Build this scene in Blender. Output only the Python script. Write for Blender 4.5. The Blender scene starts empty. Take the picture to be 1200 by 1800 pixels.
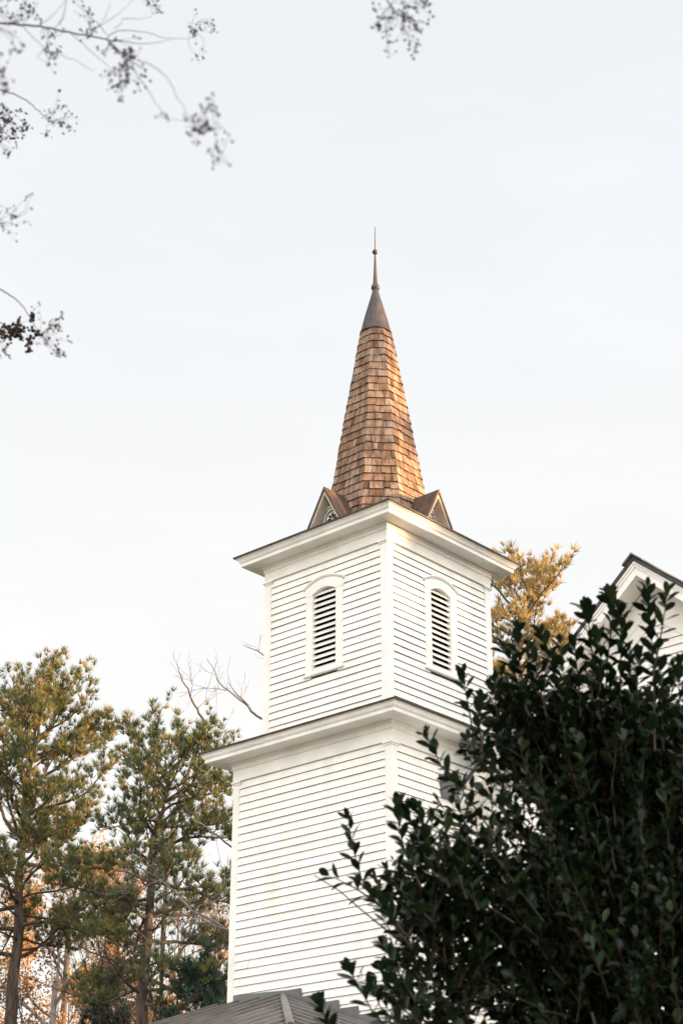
import bpy, math, random
import numpy as np
from mathutils import Vector, Matrix

# ------------------------------------------------------------------ camera, world, sun
scene = bpy.context.scene
COL = scene.collection
CAM = np.array([-18.50000265, -15.86438554, 1.6])
FWD = np.array([0.66956575, 0.6025491, 0.43429976])
RGT = np.array([0.66839359, -0.74380629, 0.00148826])
UPV = np.array([-0.32393164, -0.28928669, 0.90076717])
FPX = 2920.4                      # focal length in pixels of the 1200x1800 frame
cam_data = bpy.data.cameras.new('camera')
cam_data.sensor_fit = 'VERTICAL'
cam_data.sensor_height = 36.0
cam_data.lens = FPX / 1800 * 36.0
cam_data.clip_start = 0.05
cam_data.clip_end = 3000
cam_data.dof.use_dof = True
cam_data.dof.focus_distance = 26.0
cam_data.dof.aperture_fstop = 4.4
cam = bpy.data.objects.new('camera', cam_data)
COL.objects.link(cam)
m = Matrix.Identity(4)
for i in range(3):
    m[i][0], m[i][1], m[i][2], m[i][3] = RGT[i], UPV[i], -FWD[i], CAM[i]
cam.matrix_world = m
scene.camera = cam

SUN_EL = math.radians(4.5)
SUN_H = np.array([0.62, -0.785])
SUN_H = SUN_H / np.linalg.norm(SUN_H)
SUN_DIR = np.array([SUN_H[0] * math.cos(SUN_EL), SUN_H[1] * math.cos(SUN_EL), math.sin(SUN_EL)])

world = bpy.data.worlds.new('World')
scene.world = world
world.use_nodes = True
nt = world.node_tree
nt.nodes.clear()
out = nt.nodes.new('ShaderNodeOutputWorld')
bg = nt.nodes.new('ShaderNodeBackground')
bg.inputs['Strength'].default_value = 0.1
sky = nt.nodes.new('ShaderNodeTexSky')
sky.sky_type = 'NISHITA'
sky.sun_disc = False
sky.sun_elevation = SUN_EL
sky.sun_rotation = math.atan2(SUN_DIR[0], SUN_DIR[1])
sky.altitude = 100
sky.dust_density = 2.0
# thin high cloud veil: pale, brightened behind the camera as added fill on the tower walls, faint streaks low down
tc = nt.nodes.new('ShaderNodeTexCoord')
dotn = nt.nodes.new('ShaderNodeVectorMath'); dotn.operation = 'DOT_PRODUCT'
fill_dir = Vector((-0.50, -0.84, 0.20)).normalized()
dotn.inputs[1].default_value = fill_dir
nt.links.new(tc.outputs['Generated'], dotn.inputs[0])
mr = nt.nodes.new('ShaderNodeMapRange'); mr.interpolation_type = 'SMOOTHSTEP'
mr.inputs['From Min'].default_value = -0.25; mr.inputs['From Max'].default_value = 0.75
mr.inputs['To Min'].default_value = 1.0; mr.inputs['To Max'].default_value = 3.3
nt.links.new(dotn.outputs['Value'], mr.inputs['Value'])
sep = nt.nodes.new('ShaderNodeSeparateXYZ')
nt.links.new(tc.outputs['Generated'], sep.inputs[0])
ramp = nt.nodes.new('ShaderNodeValToRGB')
ramp.color_ramp.elements[0].position = 0.20
ramp.color_ramp.elements[0].color = (1.035, 1.008, 0.968, 1)
ramp.color_ramp.elements[1].position = 0.66
ramp.color_ramp.elements[1].color = (0.880, 0.902, 0.935, 1)
nt.links.new(sep.outputs['Z'], ramp.inputs['Fac'])
mp = nt.nodes.new('ShaderNodeMapping'); mp.inputs['Scale'].default_value = (3.0, 3.0, 11.0)
mp.inputs['Rotation'].default_value = (0.25, 0.15, 0.4)
nt.links.new(tc.outputs['Generated'], mp.inputs[0])
cn = nt.nodes.new('ShaderNodeTexNoise'); cn.inputs['Scale'].default_value = 1.6
cn.inputs['Detail'].default_value = 6; cn.inputs['Roughness'].default_value = 0.6
nt.links.new(mp.outputs[0], cn.inputs['Vector'])
cr = nt.nodes.new('ShaderNodeMapRange')
cr.inputs['From Min'].default_value = 0.45; cr.inputs['From Max'].default_value = 0.75
cr.inputs['To Min'].default_value = 1.0; cr.inputs['To Max'].default_value = 1.045
nt.links.new(cn.outputs['Fac'], cr.inputs['Value'])
mul = nt.nodes.new('ShaderNodeMath'); mul.operation = 'MULTIPLY'
nt.links.new(mr.outputs[0], mul.inputs[0]); nt.links.new(cr.outputs[0], mul.inputs[1])
SKY_GAIN = 2.70
mul2 = nt.nodes.new('ShaderNodeMath'); mul2.operation = 'MULTIPLY'; mul2.inputs[1].default_value = SKY_GAIN
nt.links.new(mul.outputs[0], mul2.inputs[0])
veil = nt.nodes.new('ShaderNodeVectorMath'); veil.operation = 'SCALE'
nt.links.new(ramp.outputs['Color'], veil.inputs[0]); nt.links.new(mul2.outputs[0], veil.inputs['Scale'])
mix = nt.nodes.new('ShaderNodeMix'); mix.data_type = 'RGBA'
mix.inputs['Factor'].default_value = 0.88
nt.links.new(sky.outputs['Color'], mix.inputs['A']); nt.links.new(veil.outputs['Vector'], mix.inputs['B'])
nt.links.new(mix.outputs['Result'], bg.inputs['Color'])
nt.links.new(bg.outputs[0], out.inputs['Surface'])

sun_data = bpy.data.lights.new('sun', 'SUN')
sun_data.energy = 5.0
sun_data.angle = math.radians(0.6)
sun_data.color = (1.0, 0.63, 0.31)
sun = bpy.data.objects.new('sun', sun_data)
COL.objects.link(sun)
sun.rotation_euler = Vector(SUN_DIR).to_track_quat('Z', 'Y').to_euler()

scene.view_settings.view_transform = 'Standard'
scene.view_settings.look = 'None'
scene.view_settings.gamma = 1.0
scene.view_settings.exposure = 2.0
scene.cycles.max_bounces = 6
scene.cycles.use_denoising = True

# ------------------------------------------------------------------ helpers
def at(px, py, D):
    """world point seen at photo pixel (px,py), at ground distance D from the viewpoint"""
    d = FWD + RGT * ((px - 600) / FPX) + UPV * ((900 - py) / FPX)
    d = d / np.hypot(d[0], d[1])
    return CAM + d * D

def link(name, mesh_, parent=None, loc=None):
    o = bpy.data.objects.new(name, mesh_)
    COL.objects.link(o)
    if parent is not None:
        o.parent = parent
    if loc is not None:
        o.location = loc
    return o

def thing(name, label, cat, loc=(0, 0, 0), group=None):
    o = bpy.data.objects.new(name, None)
    COL.objects.link(o)
    o.empty_display_size = 0.3
    o.location = loc
    o['label'] = label
    o['category'] = cat
    if group:
        o['group'] = group
    return o

class MB:
    """collects polygons; build() links them as one mesh object"""
    def __init__(s):
        s.v = []; s.f = []; s.mi = []; s.col = []
        s.off = (0, 0, 0)
    def add(s, verts, faces, mi=0, col=None):
        b = len(s.v)
        s.v.extend([tuple(map(float, p)) for p in verts])
        for fc in faces:
            s.f.append([b + i for i in fc]); s.mi.append(mi); s.col.append(col if col is not None else 0.5)
    def box(s, lo, hi, mi=0, col=None):
        x0, y0, z0 = lo; x1, y1, z1 = hi
        s.add([(x0,y0,z0),(x1,y0,z0),(x1,y1,z0),(x0,y1,z0),(x0,y0,z1),(x1,y0,z1),(x1,y1,z1),(x0,y1,z1)],
              [(3,2,1,0),(4,5,6,7),(0,1,5,4),(1,2,6,5),(2,3,7,6),(3,0,4,7)], mi, col)
    def prism(s, poly, vec, mi=0, col=None):
        """closed 3-D polygon extruded by vec"""
        n = len(poly); vec = np.array(vec, float)
        a = [np.array(p, float) for p in poly]; b = [p + vec for p in a]
        fs = [tuple(range(n))[::-1], tuple(range(n, 2*n))]
        for i in range(n):
            j = (i + 1) % n
            fs.append((i, j, n + j, n + i))
        s.add(a + b, fs, mi, col)
    def rings(s, rings, closed=False, mi=0, cap0=False, cap1=False, mis=None):
        n = len(rings[0]); vs = [p for r_ in rings for p in r_]; fs = []; 
        for k in range(len(rings) - 1):
            for i in range(n):
                j = (i + 1) % n
                fs.append((k*n+i, k*n+j, (k+1)*n+j, (k+1)*n+i))
        b = len(s.v)
        s.add(vs, fs, mi)
        if mis:
            base = len(s.mi) - len(fs)
            for k in range(len(rings) - 1):
                for i in range(n): s.mi[base + k*n + i] = mis[k]
        if cap0: s.f.append([b + i for i in range(n)][::-1]); s.mi.append(mi if not mis else mis[0]); s.col.append(0.5)
        if cap1: s.f.append([b + (len(rings)-1)*n + i for i in range(n)]); s.mi.append(mi if not mis else mis[-1]); s.col.append(0.5)
    def square(s, prof, mi=0, mis=None, cap0=False, cap1=False, c=(0, 0)):
        s.rings([[(c[0]-h, c[1]-h, z), (c[0]+h, c[1]-h, z), (c[0]+h, c[1]+h, z), (c[0]-h, c[1]+h, z)] for h, z in prof], mi=mi, mis=mis, cap0=cap0, cap1=cap1)
    def lathe(s, prof, n=24, c=(0, 0), mi=0):
        s.rings([[(c[0]+r*math.cos(2*math.pi*i/n), c[1]+r*math.sin(2*math.pi*i/n), z) for i in range(n)] for r, z in prof], mi=mi, cap0=True, cap1=True)
    def tube(s, pts, rad, n=6, mi=0):
        P = [np.array(p, float) for p in pts]
        if len(P) < 2: return
        t = P[1] - P[0]; t /= (np.linalg.norm(t) + 1e-9)
        a = np.cross(t, (0.3, 0.5, 0.81)); a /= (np.linalg.norm(a) + 1e-9)
        rg = []
        for k, p in enumerate(P):
            tt = (P[min(k+1, len(P)-1)] - P[max(k-1, 0)]); tt /= (np.linalg.norm(tt) + 1e-9)
            a = a - tt * (a @ tt); a /= (np.linalg.norm(a) + 1e-9)
            b = np.cross(tt, a)
            r = rad[k] if hasattr(rad, '__len__') else rad
            rg.append([p + (a*math.cos(2*math.pi*i/n) + b*math.sin(2*math.pi*i/n))*r for i in range(n)])
        s.rings(rg, mi=mi, cap1=True)
    def build(s, name, mats, parent=None, smooth=False, attr=False, origin=None):
        me = bpy.data.meshes.new(name)
        o0 = np.array(origin if origin is not None else (0, 0, 0), float)
        me.from_pydata([tuple(np.array(p) - o0) for p in s.v], [], s.f)
        if not isinstance(mats, (list, tuple)): mats = [mats]
        for mm in mats: me.materials.append(mm)
        me.polygons.foreach_set('material_index', s.mi)
        if smooth: me.polygons.foreach_set('use_smooth', [True] * len(s.f))
        if attr:
            a = me.attributes.new('tone', 'FLOAT', 'FACE'); a.data.foreach_set('value', [float(x) for x in s.col])
        me.update()
        return link(name, me, parent)

def mesh_np(name, V, F, mat, parent=None, tone=None, mats=None):
    """fast mesh from arrays: F is (n,k) with one face size"""
    me = bpy.data.meshes.new(name)
    n, k = F.shape
    me.vertices.add(len(V)); me.vertices.foreach_set('co', np.ascontiguousarray(V, dtype=np.float32).ravel())
    me.loops.add(n * k); me.loops.foreach_set('vertex_index', np.ascontiguousarray(F, dtype=np.int32).ravel())
    me.polygons.add(n); me.polygons.foreach_set('loop_start', np.arange(0, n*k, k, dtype=np.int32))
    me.materials.append(mat)
    if tone is not None:
        a = me.attributes.new('tone', 'FLOAT', 'FACE'); a.data.foreach_set('value', np.ascontiguousarray(tone, dtype=np.float32))
    me.update(calc_edges=True); me.validate()
    return link(name, me, parent)

def unit(a): return a / (np.linalg.norm(a, axis=-1, keepdims=True) + 1e-9)

# ------------------------------------------------------------------ materials
def new_mat(name):
    mt = bpy.data.materials.new(name); mt.use_nodes = True
    n = mt.node_tree; b = n.nodes['Principled BSDF']
    return mt, n, b

def noise_mat(name, c0, c1, scale=4, rough=0.6, spec=0.3, bump=0.0, bscale=60, stretch=(1, 1, 1), lo=0.35, hi=0.7, metal=0.0, detail=5, tone=None):
    """two-colour noise, optional bump; tone = (dark, light) multiplies by the per-face attribute"""
    mt, n, b = new_mat(name)
    t = n.nodes.new('ShaderNodeTexCoord')
    mp = n.nodes.new('ShaderNodeMapping'); mp.inputs['Scale'].default_value = stretch
    n.links.new(t.outputs['Object'], mp.inputs[0])
    ns = n.nodes.new('ShaderNodeTexNoise'); ns.inputs['Scale'].default_value = scale; ns.inputs['Detail'].default_value = detail
    n.links.new(mp.outputs[0], ns.inputs['Vector'])
    rp = n.nodes.new('ShaderNodeValToRGB')
    rp.color_ramp.elements[0].position = lo; rp.color_ramp.elements[0].color = (*c0, 1)
    rp.color_ramp.elements[1].position = hi; rp.color_ramp.elements[1].color = (*c1, 1)
    n.links.new(ns.outputs['Fac'], rp.inputs['Fac'])
    src = rp.outputs['Color']
    if tone:
        at_ = n.nodes.new('ShaderNodeAttribute'); at_.attribute_name = 'tone'
        tr = n.nodes.new('ShaderNodeValToRGB')
        els = tr.color_ramp.elements
        els[0].position = 0; els[0].color = (*tone[0], 1)
        els[1].position = 1; els[1].color = (*tone[-1], 1)
        for i, c in enumerate(tone[1:-1]):
            e = els.new((i + 1) / (len(tone) - 1)); e.color = (*c, 1)
        n.links.new(at_.outputs['Fac'], tr.inputs['Fac'])
        mx = n.nodes.new('ShaderNodeMix'); mx.data_type = 'RGBA'; mx.blend_type = 'MULTIPLY'; mx.inputs['Factor'].default_value = 1
        n.links.new(src, mx.inputs['A']); n.links.new(tr.outputs['Color'], mx.inputs['B'])
        src = mx.outputs['Result']
    n.links.new(src, b.inputs['Base Color'])
    b.inputs['Roughness'].default_value = rough
    b.inputs['Specular IOR Level'].default_value = spec
    b.inputs['Metallic'].default_value = metal
    if bump:
        n2 = n.nodes.new('ShaderNodeTexNoise'); n2.inputs['Scale'].default_value = bscale; n2.inputs['Detail'].default_value = 4
        n.links.new(mp.outputs[0], n2.inputs['Vector'])
        bp = n.nodes.new('ShaderNodeBump'); bp.inputs['Strength'].default_value = bump; bp.inputs['Distance'].default_value = 0.01
        n.links.new(n2.outputs['Fac'], bp.inputs['Height']); n.links.new(bp.outputs[0], b.inputs['Normal'])
    return mt

M = {}
M['paint'] = noise_mat('white_paint', (0.70, 0.66, 0.59), (0.83, 0.798, 0.738), scale=1.6, rough=0.5, bump=0.3, bscale=22, stretch=(2.2, 2.2, .8), lo=0.22, hi=0.52, detail=8)
M['trim'] = noise_mat('white_trim_paint', (0.72, 0.69, 0.635), (0.84, 0.81, 0.76), scale=2.4, rough=0.42, bump=0.1, bscale=40)
M['tan'] = noise_mat('weathered_tan_trim', (0.40, 0.33, 0.265), (0.56, 0.48, 0.40), scale=5, rough=0.6)  # white gablet trim with its shade put into a darker colour
M['grime'] = noise_mat('weathered_board_edge', (0.035, 0.022, 0.016), (0.09, 0.06, 0.045), scale=6, rough=0.9)  # board undersides: contact shadow and dirt under the laps put into the colour
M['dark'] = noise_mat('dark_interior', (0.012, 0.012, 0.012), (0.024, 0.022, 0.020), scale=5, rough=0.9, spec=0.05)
M['bronze'] = noise_mat('aged_copper', (0.040, 0.031, 0.027), (0.088, 0.066, 0.056), scale=5, rough=0.5, spec=0.4, stretch=(2.5, 2.5, .5), metal=0.2, bump=0.1)
M['copper'] = noise_mat('rust_brown_metal', (0.045, 0.037, 0.033), (0.120, 0.070, 0.046), scale=4, rough=0.5, stretch=(2, 2, .7), metal=0.25)
M['cutout'] = noise_mat('dark_carving', (0.015, 0.013, 0.012), (0.03, 0.026, 0.022), rough=0.8)
M['shingle'] = noise_mat('cedar_shingle', (0.25, 0.20, 0.17), (0.97, 0.89, 0.82), scale=2.6, rough=0.85, spec=0.12, bump=0.7, bscale=30, stretch=(6, 6, .55), lo=0.24, hi=0.66,
                         tone=[(0.105, 0.065, 0.046), (0.25, 0.160, 0.110), (0.325, 0.218, 0.158), (0.34, 0.268, 0.215), (0.41, 0.305, 0.228)])
M['metal_roof'] = noise_mat('brown_metal_roofing', (0.070, 0.058, 0.050), (0.135, 0.115, 0.100), scale=2.5, rough=0.33, spec=0.5, metal=0.45)
M['flashing'] = noise_mat('grey_flashing', (0.12, 0.12, 0.12), (0.17, 0.168, 0.165), scale=2, rough=0.5, metal=0.2)
M['roof_dark'] = noise_mat('charcoal_roofing', (0.035, 0.036, 0.04), (0.07, 0.07, 0.075), scale=9, rough=0.85, bump=0.4)
M['ground'] = noise_mat('dry_winter_grass', (0.11, 0.095, 0.06), (0.22, 0.185, 0.125), scale=0.4, rough=0.95)
M['gravel'] = noise_mat('pale_gravel', (0.36, 0.33, 0.29), (0.5, 0.46, 0.41), scale=3, rough=0.95)
M['bark_pine'] = noise_mat('pine_bark', (0.035, 0.027, 0.022), (0.115, 0.082, 0.063), scale=3, rough=0.95, bump=0.8, bscale=12, stretch=(3, 3, .8))
M['bark_grey'] = noise_mat('grey_bark', (0.10, 0.083, 0.068), (0.23, 0.195, 0.165), scale=2, rough=0.9)
M['bark_brown'] = noise_mat('brown_bark', (0.06, 0.042, 0.033), (0.12, 0.085, 0.066), scale=3, rough=0.9)
M['bark_twig'] = noise_mat('reddish_twig', (0.035, 0.018, 0.016), (0.075, 0.038, 0.033), scale=8, rough=0.8)
M['pod'] = noise_mat('dry_seed_pod', (0.022, 0.013, 0.010), (0.060, 0.036, 0.026), scale=40, rough=0.8)

def leaf_mat(name, tones, rough=0.5, spec=0.3, trans=0.0):
    mt, n, b = new_mat(name)
    a = n.nodes.new('ShaderNodeAttribute'); a.attribute_name = 'tone'
    r = n.nodes.new('ShaderNodeValToRGB'); els = r.color_ramp.elements
    els[0].position = 0; els[0].color = (*tones[0], 1); els[1].position = 1; els[1].color = (*tones[-1], 1)
    for i, c in enumerate(tones[1:-1]):
        e = els.new((i + 1) / (len(tones) - 1)); e.color = (*c, 1)
    n.links.new(a.outputs['Fac'], r.inputs['Fac'])
    n.links.new(r.outputs['Color'], b.inputs['Base Color'])
    b.inputs['Roughness'].default_value = rough; b.inputs['Specular IOR Level'].default_value = spec
    if trans:
        tl = n.nodes.new('ShaderNodeBsdfTranslucent'); n.links.new(r.outputs['Color'], tl.inputs['Color'])
        mx = n.nodes.new('ShaderNodeMixShader'); mx.inputs[0].default_value = trans
        n.links.new(b.outputs[0], mx.inputs[1]); n.links.new(tl.outputs[0], mx.inputs[2])
        n.links.new(mx.outputs[0], n.nodes['Material Output'].inputs['Surface'])
    return mt
M['needle'] = leaf_mat('pine_needles', [(0.042, 0.062, 0.034), (0.080, 0.105, 0.044), (0.140, 0.142, 0.048), (0.30, 0.19, 0.055)], 0.5, 0.3, 0.25)
M['needle_gold'] = leaf_mat('yellowing_pine_needles', [(0.09, 0.080, 0.040), (0.24, 0.185, 0.070), (0.36, 0.26, 0.09), (0.46, 0.32, 0.12)], 0.5, 0.3, 0.3)  # golden ramp, yellower than the other pines
M['needle_dark'] = leaf_mat('dark_conifer_needles', [(0.016, 0.035, 0.026), (0.030, 0.058, 0.042), (0.045, 0.075, 0.05)], 0.5, 0.3, 0.2)
M['autumn'] = leaf_mat('autumn_leaves', [(0.18, 0.10, 0.04), (0.34, 0.19, 0.065), (0.48, 0.27, 0.085), (0.30, 0.15, 0.06)], 0.6, 0.2, 0.35)
M['russet'] = leaf_mat('russet_leaves', [(0.06, 0.04, 0.028), (0.12, 0.075, 0.045), (0.17, 0.10, 0.05)], 0.6, 0.2, 0.3)
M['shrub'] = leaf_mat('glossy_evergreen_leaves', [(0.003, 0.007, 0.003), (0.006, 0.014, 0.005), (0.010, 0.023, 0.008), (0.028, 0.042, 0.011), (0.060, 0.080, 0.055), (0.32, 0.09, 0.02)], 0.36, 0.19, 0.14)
M['wood'] = leaf_mat('woodland_leaves', [(0.04, 0.055, 0.025), (0.07, 0.08, 0.035), (0.10, 0.085, 0.04)], 0.6, 0.2, 0.1)

# ------------------------------------------------------------------ setting
def sheet(name, pts, mat):
    mb = MB(); mb.add(pts, [tuple(range(len(pts)))]); o = mb.build(name, mat); o['kind'] = 'structure'; return o
R_ = 1500
sheet('ground', [(-R_, -R_, 0), (R_, -R_, 0), (R_, R_, 0), (-R_, R_, 0)], M['ground'])
sheet('path', [(-14, -60, .004), (-11.6, -60, .004), (-11.6, 60, .004), (-14, 60, .004)], M['gravel'])

# ------------------------------------------------------------------ church
rng = random.Random(11)
EXPO = 0.1155
church = thing('church', 'white clapboard church with square bell tower, cedar shingle spire and gabled nave', 'church')

def frame_pt(face, a, n, z):
    """face 0..3 of a square tower: a along the face, n outward distance from the axis"""
    if face == 0: return (-n, a, z)       # seen left
    if face == 1: return (a, -n, z)       # seen right
    if face == 2: return (n, -a, z)
    return (-a, n, z)

def clapboards(mb, ptf, z0, z1, segs, face=0.0, butt=0.021, tail=0.002, top_align=True, rg=rng):
    """lapped boards. ptf(a, n, z) -> point; n is the outward offset. segs(z) -> [(a0,a1,b0,b1)] extents at board bottom and top"""
    n = int(round((z1 - z0) / EXPO)); 
    for k in range(n):
        zt = z1 - k * EXPO; zb = zt - EXPO
        if zb < z0 - 1e-6: zb = z0
        j = rg.uniform(-.002, .002); dz = rg.uniform(-.0015, .0015)
        pieces = []
        for (a0, a1, b0, b1) in segs(zb, zt):
            if a1 - a0 > 1.2 and abs(a0 - b0) < 1e-6 and abs(a1 - b1) < 1e-6 and rg.random() < .6:
                cut = rg.uniform(a0 + .35, a1 - .35)
                pieces += [(a0, cut - .0015, b0, cut - .0015), (cut + .0015, a1, cut + .0015, b1)]
            else: pieces.append((a0, a1, b0, b1))
        for (a0, a1, b0, b1) in pieces:
            if a1 - a0 < .01: continue
            j = rg.uniform(-.003, .003); dz = rg.uniform(-.002, .002)
            bo = face + butt + j; to = face + tail
            v = [ptf(a0, bo, zb+dz), ptf(a1, bo, zb+dz), ptf(b1, to, zt+dz), ptf(b0, to, zt+dz),
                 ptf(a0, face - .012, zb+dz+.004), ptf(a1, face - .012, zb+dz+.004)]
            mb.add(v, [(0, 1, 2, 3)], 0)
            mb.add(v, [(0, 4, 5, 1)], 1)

W, WL = 1.25, 1.537
ZC_U, ZC_L = 12.045, 8.775            # cap heights (top of the clapboards)
WIN = dict(z0=10.215, zs=11.56, half=.395)
def win_top(a):  # outer casing arch
    return 11.66 + 0.115 * max(0, 1 - (a / .40) ** 2)

# -- lower stage
low = MB()
for fc in range(4):
    clapboards(low, lambda a, n, z, f=fc: frame_pt(f, a, n, z), 0.2, ZC_L - .005, lambda zb, zt: [(-WL + .02, WL - .02, -WL + .02, WL - .02)], face=WL - .016)
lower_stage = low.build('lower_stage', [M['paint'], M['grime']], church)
# -- belfry
bel = MB()
def bel_segs(zb, zt):
    e = W - .02
    if zt < WIN['z0'] + .06 or zb > 11.60: return [(-e, e, -e, e)]
    h = .27
    return [(-e, -h, -e, -h), (h, e, h, e)]
for fc in range(4):
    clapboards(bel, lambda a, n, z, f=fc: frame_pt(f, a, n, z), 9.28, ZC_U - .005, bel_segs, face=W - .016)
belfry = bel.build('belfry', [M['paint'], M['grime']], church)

def corner_boards(w, z0, z1, wid, parent):
    for sx in (-1, 1):
        for sy in (-1, 1):
            mb = MB()
            e = w + .016
            # L-shaped board as one closed prism
            poly = [(e, e), (e - wid - .016, e), (e - wid - .016, w - .04), (w - .04, w - .04), (w - .04, e - wid - .016), (e, e - wid - .016)]
            pl = [(sx * x, sy * y, z0) for x, y in poly]
            mb.prism(pl, (0, 0, z1 - z0))
            # cap moulding
            for k, (o, za, zb_) in enumerate([(.012, z1 - .055, z1 - .03), (.030, z1 - .03, z1 - .004)]):
                ee = e + o; ww = wid + o + .016
                poly2 = [(ee, ee), (ee - ww - o, ee), (ee - ww - o, e - .005), (e - .005, e - .005), (e - .005, ee - ww - o), (ee, ee - ww - o)]
                mb.prism([(sx * x, sy * y, za) for x, y in poly2], (0, 0, zb_ - za))
            mb.build('corner_board', M['trim'], parent)
corner_boards(W, 9.27, ZC_U, .115, belfry)
corner_boards(WL, 0.05, ZC_L, .105, lower_stage)

def cornice(parent, w, zc, zs, su, zf, cu, zt, roof_in, roof_z):
    mb = MB()
    fr = w + .024
    h = zt - zf
    prof = [(w - .05, zc - .002), (fr, zc), (fr, zc + (zs - zc) * .60), (fr + .016, zc + (zs - zc) * .63), (fr + .016, zs - .045), (fr + .04, zs - .022), (fr + .045, zs),
            (su - .012, zs), (su, zs + .008), (su, zf + h * .34), (su + .012, zf + h * .34), (su + .012, zf + h * .42), (su + .022, zf + h * .42),
            (su + .030, zf + h * .55), (cu - .028, zf + h * .74), (cu - .012, zf + h * .78), (cu - .012, zt - .021), (w * .6, zt - .021)]
    mb.square(prof)
    mb.build('cornice', M['trim'], parent)
    rb = MB()
    rb.square([(cu - .010, zt - .019), (cu + .012, zt - .024), (cu + .014, zt), (cu - .02, zt + .012), (roof_in, roof_z)], cap1=True)
    rb.build('cornice_roof', M['copper'], parent)
cornice(belfry, W, ZC_U, 12.302, 1.547, 12.315, 1.626, 12.472, .55, 12.74)
cornice(lower_stage, WL, ZC_L, 9.058, 1.866, 9.070, 1.933, 9.22, 1.262, 9.34)

# -- louvred belfry windows
for fc in range(4):
    P = lambda a, n, z, f=fc: frame_pt(f, a, n, z)
    oh = .24                                   # opening half width
    zb, zs = 10.295, 11.545
    arch = lambda a: zs + .075 * max(0.0, 1 - (a / oh) ** 2)
    # slats: the part's own mesh
    mb = MB(); ns = 14; sp = (zs + .06 - zb) / ns
    for k in range(ns):
        z = zb + .012 + k * sp
        if z + .075 > arch(0) + .03: continue
        h = oh - .001
        top = z + .060
        # tilted slat: lower edge outwards
        v = []
        for (n_, zz) in [(W - .008, z), (W - .008, z + .013), (W - .056, z + .077), (W - .056, z + .064)]:
            lim = oh if zz < zs else oh * math.sqrt(max(0, 1 - (zz - zs) / .09))
            v += [P(-min(h, lim), n_, zz), P(min(h, lim), n_, zz)]
        mb.add(v, [(0, 1, 3, 2), (2, 3, 5, 4), (4, 5, 7, 6), (6, 7, 1, 0)])
    lw = mb.build('louvered_window', M['trim'], church)
    # dark void behind the slats
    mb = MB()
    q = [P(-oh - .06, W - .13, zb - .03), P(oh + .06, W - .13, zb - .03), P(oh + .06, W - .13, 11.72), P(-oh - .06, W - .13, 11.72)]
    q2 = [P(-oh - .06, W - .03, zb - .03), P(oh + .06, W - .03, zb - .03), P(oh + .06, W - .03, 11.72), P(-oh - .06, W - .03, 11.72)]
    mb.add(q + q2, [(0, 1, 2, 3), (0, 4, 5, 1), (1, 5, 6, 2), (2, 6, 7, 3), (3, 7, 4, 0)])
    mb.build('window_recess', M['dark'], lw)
    # casing: two jambs, arched head, bottom rail
    mb = MB()
    n0, n1 = W - .075, W + .017
    def bx(a0, a1, z0, z1, na, nb, mb_=None):
        t = (mb_ or mb)
        t.prism([P(a0, na, z0), P(a1, na, z0), P(a1, na, z1), P(a0, na, z1)], np.array(P(0, nb, 0)) - np.array(P(0, na, 0)))
    bx(-.375, -oh, zb - .03, zs - .002, n0, n1); bx(oh, .375, zb - .03, zs - .002, n0, n1)
    bx(-oh, oh, zb - .03, zb, n0, n1 - .004)
    N = 16
    av = [-.385 + .77 * i / N for i in range(N + 1)]
    lo = [(a, arch(a) if abs(a) < oh else zs) for a in av]; hi = [(a, win_top(a)) for a in av]
    poly_pts = []
    for i in range(N):
        a = [P(lo[i][0], n1 + .004, lo[i][1]), P(lo[i+1][0], n1 + .004, lo[i+1][1]), P(hi[i+1][0], n1 + .004, hi[i+1][1]), P(hi[i][0], n1 + .004, hi[i][1])]
        b = [P(lo[i][0], n0, lo[i][1]), P(lo[i+1][0], n0, lo[i+1][1]), P(hi[i+1][0], n0, hi[i+1][1]), P(hi[i][0], n0, hi[i][1])]
        fs = [(0, 1, 2, 3), (1, 0, 4, 5), (3, 2, 6, 7)]
        if i == 0: fs.append((0, 3, 7, 4))
        if i == N - 1: fs.append((1, 5, 6, 2))
        mb.add(a + b, fs)
    mb.build('window_frame', M['trim'], lw)
    # arched hood moulding, two beads
    mb = MB()
    for (d0, d1, pr) in [(.002, .020, .036), (.020, .042, .048)]:
        av2 = [-.41 + .82 * i / 18 for i in range(19)]
        for i in range(18):
            a, b = av2[i], av2[i + 1]
            f_ = [P(a, W + pr, win_top(a) + d0), P(b, W + pr, win_top(b) + d0), P(b, W + pr, win_top(b) + d1), P(a, W + pr, win_top(a) + d1)]
            g_ = [P(a, W - .02, win_top(a) + d0), P(b, W - .02, win_top(b) + d0), P(b, W - .02, win_top(b) + d1), P(a, W - .02, win_top(a) + d1)]
            fs = [(0, 1, 2, 3), (1, 0, 4, 5), (3, 2, 6, 7)]
            if i == 0: fs.append((0, 3, 7, 4))
            if i == 17: fs.append((1, 5, 6, 2))
            mb.add(f_ + g_, fs)
    mb.build('hood_molding', M['trim'], lw)
    mb = MB()
    bx(-.41, .41, 10.234, 10.263, W - .05, W + .040, mb)
    bx(-.395, .395, 10.222, 10.234, W - .05, W + .030, mb)
    sl = mb.build('sill', M['trim'], lw)

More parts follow.
